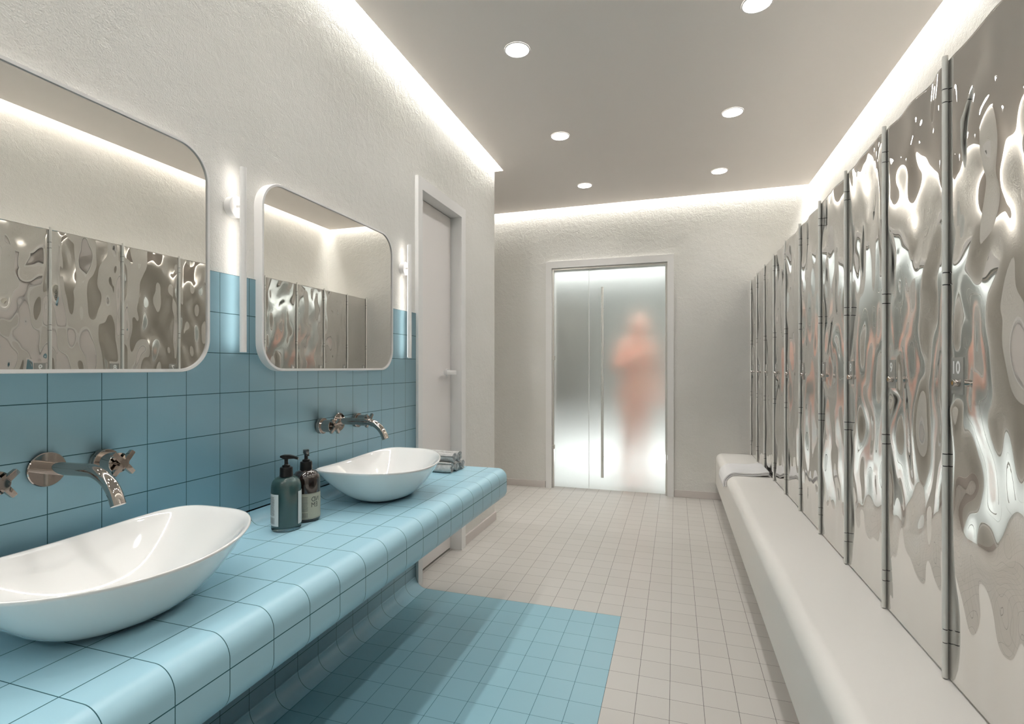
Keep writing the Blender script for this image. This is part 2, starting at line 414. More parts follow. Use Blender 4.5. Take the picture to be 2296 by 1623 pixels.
for z in (.39, 1.24):
    o = obj('hinge', bbox(-1.128 + dx, -1.096 + dx, -.004, .03, z - .02, z + .02, .003, 2), M['steel'], d2)
bm = BM(); box(bm, -1.7, .7, 6.57, 6.595, .02, .07); tag(obj('low_fill_bar', bm, M['steam_low']), 'added fill bar low along the far wall behind the frosted door', 'light')  # added glowing bar, only there to brighten the floor behind the glass
# shower room behind
bm = BM(); box(bm, -1.9, .9, YB + .14, 6.7, -.1, 0); struct('floor', bm, M['steam_floor'], 'white floor behind the frosted door', 'floor')
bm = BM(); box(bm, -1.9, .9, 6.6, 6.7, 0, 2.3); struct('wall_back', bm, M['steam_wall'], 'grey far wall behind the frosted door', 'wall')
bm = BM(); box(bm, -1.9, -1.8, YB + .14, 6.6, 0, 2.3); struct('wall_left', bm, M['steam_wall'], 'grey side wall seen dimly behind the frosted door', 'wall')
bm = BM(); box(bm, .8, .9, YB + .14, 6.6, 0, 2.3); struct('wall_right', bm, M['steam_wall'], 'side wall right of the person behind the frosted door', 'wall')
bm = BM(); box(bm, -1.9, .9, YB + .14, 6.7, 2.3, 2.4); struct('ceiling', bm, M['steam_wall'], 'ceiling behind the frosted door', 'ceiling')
bm = bbox(-1.42, -.98, 5.9, 6.58, 0.35, 1.95, .01, 2)  # plain block for the dark upright shape behind the glass
struct('dark_shape', bm, M['steam_dark'], 'dark upright shape left of the person behind frosted glass', 'wall')
bm = BM(); box(bm, -1.5, .6, 5.45, 5.60, 2.27, 2.29); tag(obj('ceiling_light_bar', bm, M['steam']), 'second bar light at the ceiling behind the frosted door, farther in', 'light')
bm = BM(); box(bm, -1.5, .6, 5.10, 5.30, 2.27, 2.29); tag(obj('ceiling_light_bar', bm, M['steam']), 'bar light at the ceiling just behind the frosted door', 'light')

# ================================================================== BLUE TILED COUNTER
ct = []
ct += [(XL + .006, CZ + .045)]
ct += arc(XL + .006 + .04, CZ + .04, .04, pi, 3 * pi / 2, 10)
ct += [(-1.115, CZ), (-1.0035, CZ), (-.891, CZ)]
nose = arc(CXF - CR, CZ - CR, CR, pi / 2, 0, 12); ct += nose
ct += [(CXF, .586)]
und = arc(CXF - .046, .546, .046, 0, -pi / 2, 12); ct += und
ct += [(-.95, .50), (XL + .006, .50)]
sl = arclen(ct); keys = []
# anchor joints: x=-1.2265 ->0, -1.115 ->1, -1.0035->2, -.891->3, z=.586 ->4, x=-.95 -> 5 ...
def keyv(i):
    x, z = ct[i]; return (x, z)
anch = {}
for i, (x, z) in enumerate(ct):
    if abs(z - CZ) < 1e-6 and abs(x + 1.115) < 1e-4: anch[i] = 1
    if abs(z - CZ) < 1e-6 and abs(x + 1.0035) < 1e-4: anch[i] = 2
    if abs(z - CZ) < 1e-6 and abs(x + .891) < 1e-4: anch[i] = 3
    if abs(x - CXF) < 1e-6 and abs(z - .586) < 1e-6: anch[i] = 4
ks = sorted(anch); vcv = []
for i in range(len(ct)):
    if i <= ks[0]: vcv.append(1 - (sl[ks[0]] - sl[i]) / .1115)
    elif i >= ks[-1]: vcv.append(4 + (sl[i] - sl[ks[-1]]) / .1115)
    else:
        a = max(k for k in ks if k <= i); b = min(k for k in ks if k >= i)
        vcv.append(anch[a] if a == b else anch[a] + (anch[b] - anch[a]) * (sl[i] - sl[a]) / (sl[b] - sl[a]))
bm = extrude_profile(ct, YN, PYO, vcv + [vcv[-1]], closed=False, cap=True)
cn = obj('tiled_counter', bm, M['blue_tile']); tag(cn, 'long blue tiled washbasin counter with rounded edge along the left wall', 'counter')
sharp(cn, 50)

# ================================================================== BASINS
BO = 1.010; FO = 1.013                      # spacing of the two places
def rim_pt(t, off=(0, 0)):
    a, b, p, e = .2625, .1925, .58, 1.04
    c, s_ = math.cos(t), math.sin(t)
    x = b * math.copysign(abs(s_) ** p, s_) - .034 * c * c; y = a * math.copysign(abs(c) ** e, c)
    z = .7755 - CZ + .0157 * c * c + .0035 * c
    return Vector((x, y, z))
NT = 144
ts = []
for k in range(NT):      # even spacing along the rim
    ts.append(2 * pi * k / NT)
fine = [2 * pi * k / 2880 for k in range(2881)]; fl = [0.]
for a, b in zip(fine, fine[1:]): fl.append(fl[-1] + (rim_pt(b) - rim_pt(a)).length)
ts = []; j = 0
for k in range(NT):
    tgt = fl[-1] * k / NT
    while fl[j + 1] < tgt: j += 1
    ts.append(fine[j] + (fine[j + 1] - fine[j]) * (tgt - fl[j]) / (fl[j + 1] - fl[j] + 1e-12))
bm = BM(); rings = []
FT = [Vector((.075 * math.sin(t), .105 * math.cos(t), 0)) for t in ts]
for q in range(19):                          # outside, foot to rim
    h = q / 18; sc = h ** .62 if h > 0 else 0; hh = h
    rings.append([bm.verts.new((FT[i].x + (rim_pt(t).x - FT[i].x) * sc, FT[i].y + (rim_pt(t).y - FT[i].y) * sc, .002 + (rim_pt(t).z - .002) * hh)) for i, t in enumerate(ts)])
def ins(t, d):
    r = rim_pt(t); c = Vector((-.012, 0, r.z)); v = r - c; return c + v * (1 - d / v.length)
rings.append([bm.verts.new(ins(t, .002) + Vector((0, 0, .0025))) for t in ts])
rings.append([bm.verts.new(ins(t, .0065) + Vector((0, 0, .0015))) for t in ts])
for q in range(1, 19):                       # inside, rim to bottom
    h = 1 - q / 18; sc = max(h, 0) ** .60
    rings.append([bm.verts.new((FT[i].x * .35 + (ins(t, .009).x - FT[i].x * .35) * sc, FT[i].y * .35 + (ins(t, .009).y - FT[i].y * .35) * sc, .014 + (rim_pt(t).z - .014) * h)) for i, t in enumerate(ts)])
for a, b in zip(rings, rings[1:]):
    for k in range(NT): bm.faces.new((a[k], a[(k + 1) % NT], b[(k + 1) % NT], b[k]))
bm.faces.new(rings[0]); bm.faces.new(rings[-1][::-1]); bmesh.ops.recalc_face_normals(bm, faces=bm.faces)
ba = thing('washbasin', 'large white bowl basin nearest the camera, cut by the left picture edge', 'basin', (-1.07, .760, CZ), group='white vessel basins')
o = obj('bowl', bm, M['ceramic'], ba, True)
bm = BM(); lathe(bm, [(.024, .0145), (.024, .017), (.018, .0185), (.0, .0187)][:3], 32)
sharp(obj('drain', bm, M['chrome'], ba))
def dup(root, loc, label, rz=None):
    r = root.copy(); COL.objects.link(r); r.location = loc; r['label'] = label
    if rz is not None: r.rotation_euler = (0, 0, rz)
    for ch in root.children:
        c = ch.copy(); COL.objects.link(c); c.parent = r
        for g in ch.children:
            d = g.copy(); COL.objects.link(d); d.parent = c
    return r
dup(ba, (-1.07, .760 + BO - .005, CZ), 'complete white bowl basin between the soap bottles and the rolled towels')

# ================================================================== WALL TAPS
def tap():
    r = thing('wall_tap', 'near chrome wall tap with two cross handles, over the basin nearest the camera', 'tap', (XL + .006, .756, .930), group='chrome wall taps')
    bm = BM(); R = Matrix.Rotation(pi / 2, 4, 'Y')
    lathe(bm, [(.0355, 0), (.037, .001), (.037, .0045), (.0355, .006)], 56, R); sharp(obj('backplate', bm, M['chrome'], r))
    pts = [(.004, 0, .004), (.02, 0, .004), (.13, 0, .006)]
    for k in range(1, 17):
        a = math.radians(68) * k / 16; pts.append((.13 + .088 * math.sin(a), 0, .006 - .088 * (1 - math.cos(a))))
    e_ = Vector(pts[-1]); d_ = Vector((math.cos(math.radians(68)), 0, -math.sin(math.radians(68)))); pts.append(tuple(e_ + d_ * .012))
    bm = BM(); tube(bm, pts, .0135, 32, cap=False)
    # hollow mouth
    tube(bm, [tuple(Vector(pts[-1])), tuple(Vector(pts[-1]) - d_ * .015)], [.0135, .0105], 32, cap=True)
    sharp(obj('spout', bm, M['chrome'], r), 60)
    for sg in (-1, 1):
        bm = BM(); yy = .114 * sg
        T = Matrix.Translation((0, yy, -.003)) @ R
        lathe(bm, [(.029, 0), (.030, .001), (.030, .009), (.0295, .010), (.027, .0102), (.027, .0115), (.030, .0117), (.030, .017), (.029, .018), (.0235, .018), (.0235, .056), (.0228, .057), (.010, .057), (.010, .064)], 48, T)
        hd = obj('handle', bm, M['chrome'], r); sharp(hd, 30)
        bm = BM()
        for ang in ((48, 132) if sg > 0 else (40, 128)):
            u = Vector((0, math.cos(math.radians(ang)), math.sin(math.radians(ang)))); w = Vector((0, -u.z, u.y)); c0 = Vector((.064, yy, -.003))
            for e1 in (-1,):
                vs = []
                for s_, hw, hx_ in ((-.034, .0052, .0052), (-.012, .0062, .0062), (.012, .0062, .0062), (.034, .0052, .0052)):
                    vs.append([bm.verts.new(c0 + u * s_ + w * a * hw + Vector((1, 0, 0)) * (b * hx_ + .004)) for a, b in ((-1, -1), (1, -1), (1, 1), (-1, 1))])
                for a, b in zip(vs, vs[1:]):
                    for k in range(4): bm.faces.new((a[k], a[(k + 1) % 4], b[(k + 1) % 4], b[k]))
                bm.faces.new(vs[0][::-1]); bm.faces.new(vs[-1])
        bmesh.ops.recalc_face_normals(bm, faces=bm.faces)
        bmesh.ops.bevel(bm, geom=bm.edges[:], offset=.0009, segments=2, affect='EDGES')
        obj('cross_grip', bm, M['chrome'], hd)
    return r
tp = tap(); dup(tp, (XL + .006, .756 + FO, .930), 'far chrome wall tap with two cross handles, over the complete basin')

# ================================================================== MIRRORS
def mirror(y0, y1, lb):
    z0, z1, dp, r = 1.137, 1.768, .032, .095
    t = thing('mirror', lb, 'mirror', (XL, (y0 + y1) / 2, z0), group='rounded wall mirrors')
    w, h = y1 - y0, z1 - z0
    o_ = rect_outline(w, h, r, 14); n = len(o_); i_ = [(.009 + x, .009 + y) for x, y in rect_outline(w - .018, h - .018, r - .009, 14)]
    bm = BM()
    A0 = [bm.verts.new((.0, x - w / 2, z)) for x, z in o_]; A1 = [bm.verts.new((dp - .003, x - w / 2, z)) for x, z in o_]
    A2 = [bm.verts.new((dp, (x - w / 2) * .9965, (z - h / 2) * .9955 + h / 2)) for x, z in o_]
    B1 = [bm.verts.new((dp, x - w / 2, z)) for x, z in i_]; B0 = [bm.verts.new((dp - .007, x - w / 2, z)) for x, z in i_]
    for a, b in ((A0, A1), (A1, A2), (A2, B1), (B1, B0)):
        for k in range(n): bm.faces.new((a[k], a[(k + 1) % n], b[(k + 1) % n], b[k]))
    bm.faces.new(A0); bmesh.ops.recalc_face_normals(bm, faces=bm.faces)
    sharp(obj('frame', bm, M['white_metal'], t), 35)
    bm = BM(); bm.faces.new([bm.verts.new((dp - .004, x - w / 2, z)) for x, z in [(.0085 + x, .0085 + y) for x, y in rect_outline(w - .017, h - .017, r - .0085, 14)]])
    obj('mirror_glass', bm, M['mirror'], t)
mirror(.335, 1.145, 'rounded white-framed mirror cut by the left edge of the picture')
mirror(1.338, 2.148, 'rounded white-framed mirror shown whole, left of the white door')

# ================================================================== SCONCES
def sconce(y, lb):
    t = thing('wall_lamp', lb, 'lamp', (XL, y, 1.641), group='slim tube wall lamps')
    bm = BM(); R = Matrix.Rotation(pi / 2, 4, 'Y'); lathe(bm, [(.031, 0), (.0325, .0015), (.0325, .022), (.031, .0235), (.0, .0235)][:4], 40, R)
    tube(bm, [(.02, 0, 0), (.036, 0, 0)], .007, 16); sharp(obj('mount', bm, M['white_metal'], t))
    cx, r, z0, z1 = .043, .0098, 1.196 - 1.641, 1.760 - 1.641
    bm = BM(); n = 28; pr_ = [(cx + r * math.cos(a), r * math.sin(a)) for a in [(-140 + 280 * k / n) * pi / 180 for k in range(n + 1)]]
    lo_ = [bm.verts.new((x, y_, z0)) for x, y_ in pr_]; hi_ = [bm.verts.new((x, y_, z1)) for x, y_ in pr_]
    for k in range(n): bm.faces.new((lo_[k], lo_[k + 1], hi_[k + 1], hi_[k]))
    bm.faces.new((lo_[n], lo_[0], hi_[0], hi_[n])); bm.faces.new(lo_[::-1]); bm.faces.new(hi_)
    sharp(obj('housing', bm, M['white_metal'], t), 40)
    bm = BM(); box(bm, cx - .0086, cx - .0078, -.0052, .0052, z0 + .004, z1 - .004)
    obj('light_strip', bm, M['sconce'], t)
sconce(1.251, 'slim vertical tube lamp between the two mirrors'); sconce(2.285, 'slim vertical tube lamp between mirror and white door')

# ================================================================== DOWNLIGHTS
def downlight(x, y, lb, proto=[None]):
    if proto[0] is None:
        t = thing('downlight', lb, 'ceiling light', (x, y, ZC), group='round ceiling lights')
        bm = BM(); n = 48
        prof_ = [(.060, -.0005), (.0605, -.003), (.055, -.004), (.0545, -.002)]
        lathe(bm, prof_, n, None, cap=False); sharp(obj('rim', bm, M['white_metal'], t))
        bm = BM(); lathe(bm, [(.0548, -.0028), (.0548, -.0005)], n); obj('diffuser', bm, M['down'], t)
        ld = bpy.data.lights.new('lamp', 'SPOT'); ld.energy = P_DOWN; ld.spot_size = math.radians(150); ld.spot_blend = 1.0; ld.shadow_soft_size = .05; ld.color = (1, .985, .965)
        lo_ = bpy.data.objects.new('lamp', ld); COL.objects.link(lo_); lo_.parent = t; lo_.location = (0, 0, -.006)
        proto[0] = t; return t
    r = dup(proto[0], (x, y, ZC), lb); return r
names = {(0, 0): 'round ceiling light in the left row, nearest the camera', (0, 1): 'middle round ceiling light of the left row',
         (0, 2): 'round ceiling light in the left row, nearest the frosted door',
         (1, 0): 'round ceiling light in the right row, cut by the top picture edge', (1, 1): 'middle round ceiling light of the right row',
         (1, 2): 'round ceiling light in the right row, nearest the frosted door'}
for c in (0, 1):
    for j in range(3): downlight((-.711, .322)[c], 2.327 + .952 * j, names[(c, j)])
for c in (0, 1):
    for j in range(1, 5): downlight((-.711, .322)[c], 2.327 - .952 * j, ('left', 'right')[c] + ' row ceiling light, %s row back from those in view' % ('first', 'second', 'third', 'fourth')[j - 1])

# ================================================================== BENCH
prof = [(XR - .001, .115), (.375, .115)] + arc(.336 + .03, .145, .03, -pi / 2, -pi, 8) + arc(.336 + .055, .405 - .055, .055, pi, pi / 2, 14) + [(XR - .001, .405)]
bm = extrude_profile(prof, -.8, YB - .001, [0] * (len(prof) + 1), closed=True, cap=True, ny=1)
be = thing('bench', 'long smooth off-white bench under the steel lockers', 'bench', (XR, 2, 0)); o = obj('seat', bm, M['bench'], be); sharp(o, 45); o.location = (-XR, -2, 0)
bm = BM(); box(bm, .72, XR - .001, -.8, YB - .02, 0, .1155); o = obj('plinth', bm, M['bench'], be); o.location = (-XR, -2, 0)

# ================================================================== LOCKERS
div = [4.800, 4.465, 4.106, 3.738, 3.369, 2.998, 2.613, 2.244, 1.868, 1.490, 1.115, .740, .365]   # far side of locker 1..12
ZL0, ZL1 = .407, 1.883
def vnoise(rng, ny, nz):
    return rng.normal(size=(ny + 4, nz + 4))
def sample(g, u, v):       # smooth bicubic b-spline lookup
    i = np.floor(u).astype(int); j = np.floor(v).astype(int); fu = u - i; fv = v - j
    def bs(f): return [(1 - f) ** 3 / 6, (3 * f ** 3 - 6 * f ** 2 + 4) / 6, (-3 * f ** 3 + 3 * f ** 2 + 3 * f + 1) / 6, f ** 3 / 6]
    bu, bv = bs(fu), bs(fv); out = 0
    for a in range(4):
        for b in range(4): out = out + g[i + a, j + b] * bu[a] * bv[b]
    return out
rng = np.random.default_rng(11)
g1 = vnoise(rng, 110, 30); g2 = vnoise(rng, 200, 50)
def wave(Y, Z):
    amp = .5 + .5 * np.clip((Z - .55) / .5, 0, 1)
    return amp * (.0085 * sample(g1, (Y + .5) / .062, Z / .105) + .0024 * sample(g2, (Y + .5) / .034, Z / .06))
def locker(i):
    y1 = div[i]; y0 = div[i + 1]; num = i + 1
    lbs = 'mirror-like rippled steel locker numbered %d' % num
    lbs += {1: ', against the frosted door wall', 10: ', nearest the camera in the row'}.get(num, ' above the bench') if num <= 10 else ', beyond the right edge of the picture'
    t = thing('locker', lbs, 'locker', (XK, y1, ZL0), group='numbered steel lockers')
    D = XR - XK - .002; w = y1 - y0
    bm = BM(); box(bm, .012, D, -w + .0005, -.0005, 0.0005, ZL1 - ZL0); obj('body', bm, M['locker_side'], t)
    ny, nz = 72, 270; g = .002
    yy = np.linspace(-w + g, -.004, ny + 1); zz = np.linspace(.003, ZL1 - ZL0 - .001, nz + 1)
    Yg, Zg = np.meshgrid(yy, zz, indexing='ij')
    edge = np.minimum(1, np.minimum((Yg + w - g) / .035, (-.004 - Yg) / .035)) * np.minimum(1, (Zg - .003) / .05)
    ec = np.clip(edge, 0, 1); hgt = wave(Yg + y1, Zg + ZL0) * ec * ec * (3 - 2 * ec)
    md = np.maximum(np.abs(Yg + .0465) - .0265, np.abs(Zg + ZL0 - 1.1305) - .0435); mk = np.clip(md / .04, 0, 1); hgt = hgt * mk * mk * (3 - 2 * mk)
    P = np.stack([-hgt * 1.0, Yg, Zg], -1).reshape(-1, 3)
    idx = np.arange((ny + 1) * (nz + 1)).reshape(ny + 1, nz + 1)
    F_ = np.stack([idx[:-1, :-1], idx[:-1, 1:], idx[1:, 1:], idx[1:, :-1]], -1).reshape(-1, 4)
    # edge thickness
    per = list(idx[:, 0]) + list(idx[-1, 1:]) + list(idx[-2::-1, -1]) + list(idx[0, -2:0:-1])
    n0 = len(P); back = P[per].copy(); back[:, 0] = .0125; P = np.vstack([P, back]); npz = len(per)
    F2 = [(per[k], n0 + k, n0 + (k + 1) % npz, per[(k + 1) % npz]) for k in range(npz)]
    me = bpy.data.meshes.new('door'); me.from_pydata(P.tolist(), [], F_.tolist() + F2); me.materials.append(M['locker']); 
    me.polygons.foreach_set('use_smooth', [True] * len(F_) + [False] * len(F2)); me.update()
    d = bpy.data.objects.new('door', me); COL.objects.link(d); d.parent = t
    # number plate, numerals, lock
    z_ = 1.208 - ZL0
    pl = obj('number_plate', bbox(-.0014, .001, -.072, -.021, 1.088 - ZL0, 1.173 - ZL0, .0004, 1), M['plate'], d)
    tb_ = text_bm(str(num), .0405, .95, .0010)
    xs = [v.co.x for v in tb_.verts]; cx = (min(xs) + max(xs)) / 2
    # letters read from the room: text x runs towards -y
    for v in tb_.verts:
        x, y, _ = v.co; v.co = Vector((-.0019, -.0445 - (x - cx), 1.136 - ZL0 + y))
    bmesh.ops.recalc_face_normals(tb_, faces=tb_.faces)
    obj('numeral', tb_, M['number'], pl)
    bm = BM(); R = Matrix.Translation((-.0012, -.0535, 1.114 - ZL0)) @ Matrix.Rotation(-pi / 2, 4, 'Y')
    lathe(bm, [(.0085, 0), (.0085, .012), (.0078, .013), (.0045, .013), (.0045, .0115)], 28, R, cap=False); sharp(obj('lock', bm, M['chrome'], pl))
    bm = BM(); lathe(bm, [(.0046, .0), (.0046, .0118)], 20, R); o = obj('keyhole', bm, M['lock_brass'], pl); o['label'] = 'brass keyhole'
    # hinge rod on the far side of the door
    bm = BM(); cuts = [0, .524 - ZL0 - .016, .524 - ZL0, .943 - ZL0 - .029, .943 - ZL0, 1.376 - ZL0 - .029, 1.376 - ZL0, 1.814 - ZL0 - .031, 1.814 - ZL0, ZL1 - ZL0 + .012]
    cuts[1] = .492 - ZL0
    for a, b in zip(cuts, cuts[1:]): tube(bm, [(-.006, -.0015, a + .0012), (-.006, -.0015, b - .0012)], .0062, 18)
    sharp(obj('hinge_rod', bm, M['rod'], t))
    bm = BM(); tube(bm, [(-.006, -.0015, 0), (-.006, -.0015, ZL1 - ZL0)], .0048, 10); obj('hinge_pin', bm, M['dark'], t)
for i in range(12): locker(i)

# ================================================================== SOAP BOTTLES
def wrap_text(bm_t, R, ang0, z0, mirror=False):
    for v in bm_t.verts:
        x = -v.co.x if mirror else v.co.x; a = ang0 + x / R; v.co = Vector((R * math.cos(a), R * math.sin(a), z0 + v.co.y))
def band(bm, R, a0, a1, z0, z1, n=24):
    lo_ = [bm.verts.new((R * math.cos(a0 + (a1 - a0) * k / n), R * math.sin(a0 + (a1 - a0) * k / n), z0)) for k in range(n + 1)]
    hi_ = [bm.verts.new((v.co.x, v.co.y, z1)) for v in lo_]
    for k in range(n): bm.faces.new((lo_[k], lo_[k + 1], hi_[k + 1], hi_[k]))
def pump(parent, z, ang):
    bm = BM(); lathe(bm, [(.0195, z), (.0185, z + .026), (.0175, z + .028), (.012, z + .028), (.0115, z + .034), (.007, z + .035), (.0055, z + .037), (.0055, z + .052), (.008, z + .053), (.009, z + .060), (.0075, z + .0625)], 28)
    d = Vector((math.cos(ang), math.sin(ang), 0)); w = Vector((-d.y, d.x, 0)); vs = []
    for s_, hw, zt, zb in ((-.017, .006, .0635, .059), (-.008, .0085, .066, .055), (.01, .0075, .0655, .054), (.024, .005, .062, .054), (.036, .004, .057, .051)):
        vs.append([bm.verts.new(d * s_ + w * a * hw + Vector((0, 0, z + (zt if b > 0 else zb)))) for a, b in ((-1, -1), (1, -1), (1, 1), (-1, 1))])
    for a, b in zip(vs, vs[1:]):
        for k in range(4): bm.faces.new((a[k], a[(k + 1) % 4], b[(k + 1) % 4], b[k]))
    bm.faces.new(vs[0][::-1]); bm.faces.new(vs[-1]); bmesh.ops.recalc_face_normals(bm, faces=bm.faces)
    sharp(obj('pump', bm, M['pump'], parent), 45)
view = math.atan2(-1.31, 1.15)               # direction from the bottles to the camera
b1 = thing('soap_bottle', 'clear glass soap bottle with grey-green gel and a black pump', 'bottle', (-1.150, 1.312, CZ + .0008), group='soap bottles on the counter')
Rb = .0435
P_out = [(.037, 0), (.042, .002), (Rb, .006), (Rb, .128), (.0425, .138), (.039, .149), (.031, .158), (.021, .163), (.016, .164)]
bm = BM(); lathe(bm, P_out, 64); sharp(obj('glass', bm, M['glass_bottle'], b1), 60)
bm = BM(); lathe(bm, [(.036, .009), (.0395, .011), (.0405, .015), (.0405, .128), (.0395, .137), (.036, .147), (.029, .154), (.018, .158)], 64); sharp(obj('gel', bm, M['gel'], b1), 60)
pump(b1, .162, view + 1.25)
bm = BM(); band(bm, Rb + .0006, view - 1.75, view - .52, .018, .114); band(bm, Rb + .0006, view + .86, view + 1.9, .018, .118)
lbm = obj('label', bm, M['label_white'], b1, True)
bm = BM(); rr = random.Random(4)
for k in range(17): band(bm, Rb + .001, view - 1.45, view - .83 - rr.random() * .06, .050 + .0034 * k, .0514 + .0034 * k, 10)
for k in range(11):
    a = view - 1.42 + .055 * k; band(bm, Rb + .001, a, a + .012 + .02 * rr.random(), .024, .043, 2)
obj('label_print', bm, M['ink_grey'], lbm)
b2 = thing('soap_bottle', 'dark brown soap bottle with a cream label and a black pump', 'bottle', (-1.158, 1.412, CZ + .0008), group='soap bottles on the counter')
bm = BM(); lathe(bm, P_out, 64); sharp(obj('glass', bm, M['dark_bottle'], b2), 60)
pump(b2, .162, view + .12)
bm = BM(); band(bm, Rb + .0006, view - 2.2, view + 2.2, .010, .092, 60); lbm = obj('label', bm, M['label_cream'], b2, True)
bm = BM()
band(bm, Rb + .001, view - 2.2, view + 2.2, .0895, .0903, 60); band(bm, Rb + .001, view - 2.2, view + 2.2, .0125, .0133, 60)
for k in range(13): band(bm, Rb + .001, view - .75, view + .10 - rr.random() * .05, .036 + .0037 * k, .0376 + .0037 * k, 10)
for k in range(14):
    a = view - .75 + .058 * k; band(bm, Rb + .001, a, a + .012 + .028 * rr.random(), .016, .031, 2)
obj('label_print', bm, M['ink_grey'], lbm)
for s_, z_, sz in (('ND', .0655, .022), ('EM', .0475, .022)):
    tx = text_bm(s_, sz, .85); w_ = max(v.co.x for v in tx.verts); wrap_text(tx, Rb + .0012, view + .32 + w_ / Rb, z_, True); o = obj('lettering', tx, M['ink'], lbm)

# ================================================================== TOWELS ON THE COUNTER
def roll_bm(r, ln, seed, turns=3.2, flat=1.0):
    rr = random.Random(seed); ns, nl = 90, 14; bm = BM(); th = r / (turns + .7)
    ph = rr.random() * 6
    def cen(s_, l):
        a = 2 * pi * turns * s_ + ph; rad = r * (.14 + .86 * s_) - th * .3 + .0014 * math.sin(3.1 * a + seed) * s_ + .0012 * math.sin(9 * l + seed)
        return a, rad
    layers = []
    for l in range(nl + 1):
        t = l / nl; x = (t - .5) * ln; row = []
        for side in (1, -1):
            rng_ = range(ns + 1) if side == 1 else range(ns, -1, -1)
            for k in rng_:
                a, rad = cen(k / ns, t); rd = rad + side * th * .30
                jit = .0018 * math.sin(5 * a + seed * 2.1) * (1 if l in (0, nl) else 0)
                row.append(bm.verts.new((x + jit, rd * math.cos(a), r * .93 + rd * math.sin(a) * flat)))
        layers.append(row)
    n = len(layers[0])
    for a, b in zip(layers, layers[1:]):
        for k in range(n): bm.faces.new((a[k], a[(k + 1) % n], b[(k + 1) % n], b[k]))
    for row, fl in ((layers[0], 1), (layers[-1], 0)):
        m_ = n // 2
        for k in range(m_ - 1):
            f = (row[k], row[k + 1], row[n - 2 - k], row[n - 1 - k]); bm.faces.new(f if fl else f[::-1])
    bmesh.ops.recalc_face_normals(bm, faces=bm.faces); zmin = min(v.co.z for v in bm.verts)
    for v in bm.verts: v.co.z -= zmin
    return bm
TR = .0255
spots = [(-1.095, 2.238, 0, 'rolled grey towel in the bottom row of the pile, nearest the basin'), (-1.09, 2.290, 0, 'rolled grey towel in the middle of the bottom row of the pile'),
         (-1.084, 2.342, 0, 'rolled grey towel in the bottom row of the pile, farthest from the basin'),
         (-1.092, 2.265, 1, 'rolled grey towel in the top row of the pile, nearest the basin'), (-1.087, 2.317, 1, 'rolled grey towel in the top row of the pile, farthest from the basin')]
for k, (x, y, lv, lb) in enumerate(spots):
    o = obj('rolled_towel', roll_bm(TR, .175, k + 1), M['towel'], None, True); sharp(o, 50)
    o.location = (x, y, CZ + .0005 + lv * TR * 1.68); o.rotation_euler = (0, 0, random.Random(k).uniform(-.04, .04)); tag(o, lb, 'towel', 'rolled towels at the end of the counter')

# ================================================================== TOWEL ON THE BENCH
def drape(y0, y1, off, th, drop, nm):
    path = [(.336 - off - .001, .405 - drop), (.336 - off - .001, .36)] + arc(.336 + .055, .350, .056 + off, pi, pi / 2, 12)[1:]
    bx = [(.44, .0), (.48, -.001), (.50, .0), (.535, .004), (.57, .010), (.598, .013), (.606, .012)]
    path += [(x, .406 + off + max(0, d)) for x, d in bx]
    bm = BM(); ny = 24; T_, B_ = [], []
    for j in range(ny + 1):
        t = j / ny; y = y0 + (y1 - y0) * t; T = []; B = []
        for i, (x, z) in enumerate(path):
            a = path[max(i - 1, 0)]; b = path[min(i + 1, len(path) - 1)]; dx_, dz_ = b[0] - a[0], b[1] - a[1]; l = math.hypot(dx_, dz_); nx, nz = -dz_ / l, dx_ / l
            wv_ = .0016 * math.sin(17 * t + i * .7) * (1 if i > 14 else .3); sk = .05 * (i / len(path)) + .006 * math.sin(i * .6)
            T.append(bm.verts.new((x + nx * th, y + sk, z + nz * th + max(0, wv_)))); B.append(bm.verts.new((x, y + sk, z)))
        T_.append(T); B_.append(B)
    m_ = len(path)
    for j in range(ny):
        for i in range(m_ - 1):
            bm.faces.new((T_[j][i], T_[j][i + 1], T_[j + 1][i + 1], T_[j + 1][i])); bm.faces.new((B_[j][i], B_[j + 1][i], B_[j + 1][i + 1], B_[j][i + 1]))
        bm.faces.new((T_[j][0], T_[j + 1][0], B_[j + 1][0], B_[j][0])); bm.faces.new((T_[j][-1], B_[j][-1], B_[j + 1][-1], T_[j + 1][-1]))
    for i in range(m_ - 1):
        bm.faces.new((T_[0][i], B_[0][i], B_[0][i + 1], T_[0][i + 1])); bm.faces.new((T_[-1][i], T_[-1][i + 1], B_[-1][i + 1], B_[-1][i]))
    bmesh.ops.recalc_face_normals(bm, faces=bm.faces); return bm
bt = thing('bench_towel', 'folded white towel lying over the front edge of the bench', 'towel', (.48, 3.95, .406))
for k, (off, drop) in enumerate(((0.001, .068), (.0125, .072))):
    bm = drape(3.80, 4.16, off, .009, drop, ''); o = obj('fold', bm, M['towel_white'], bt); sharp(o, 60); o.location = (-.48, -3.95, -.406)

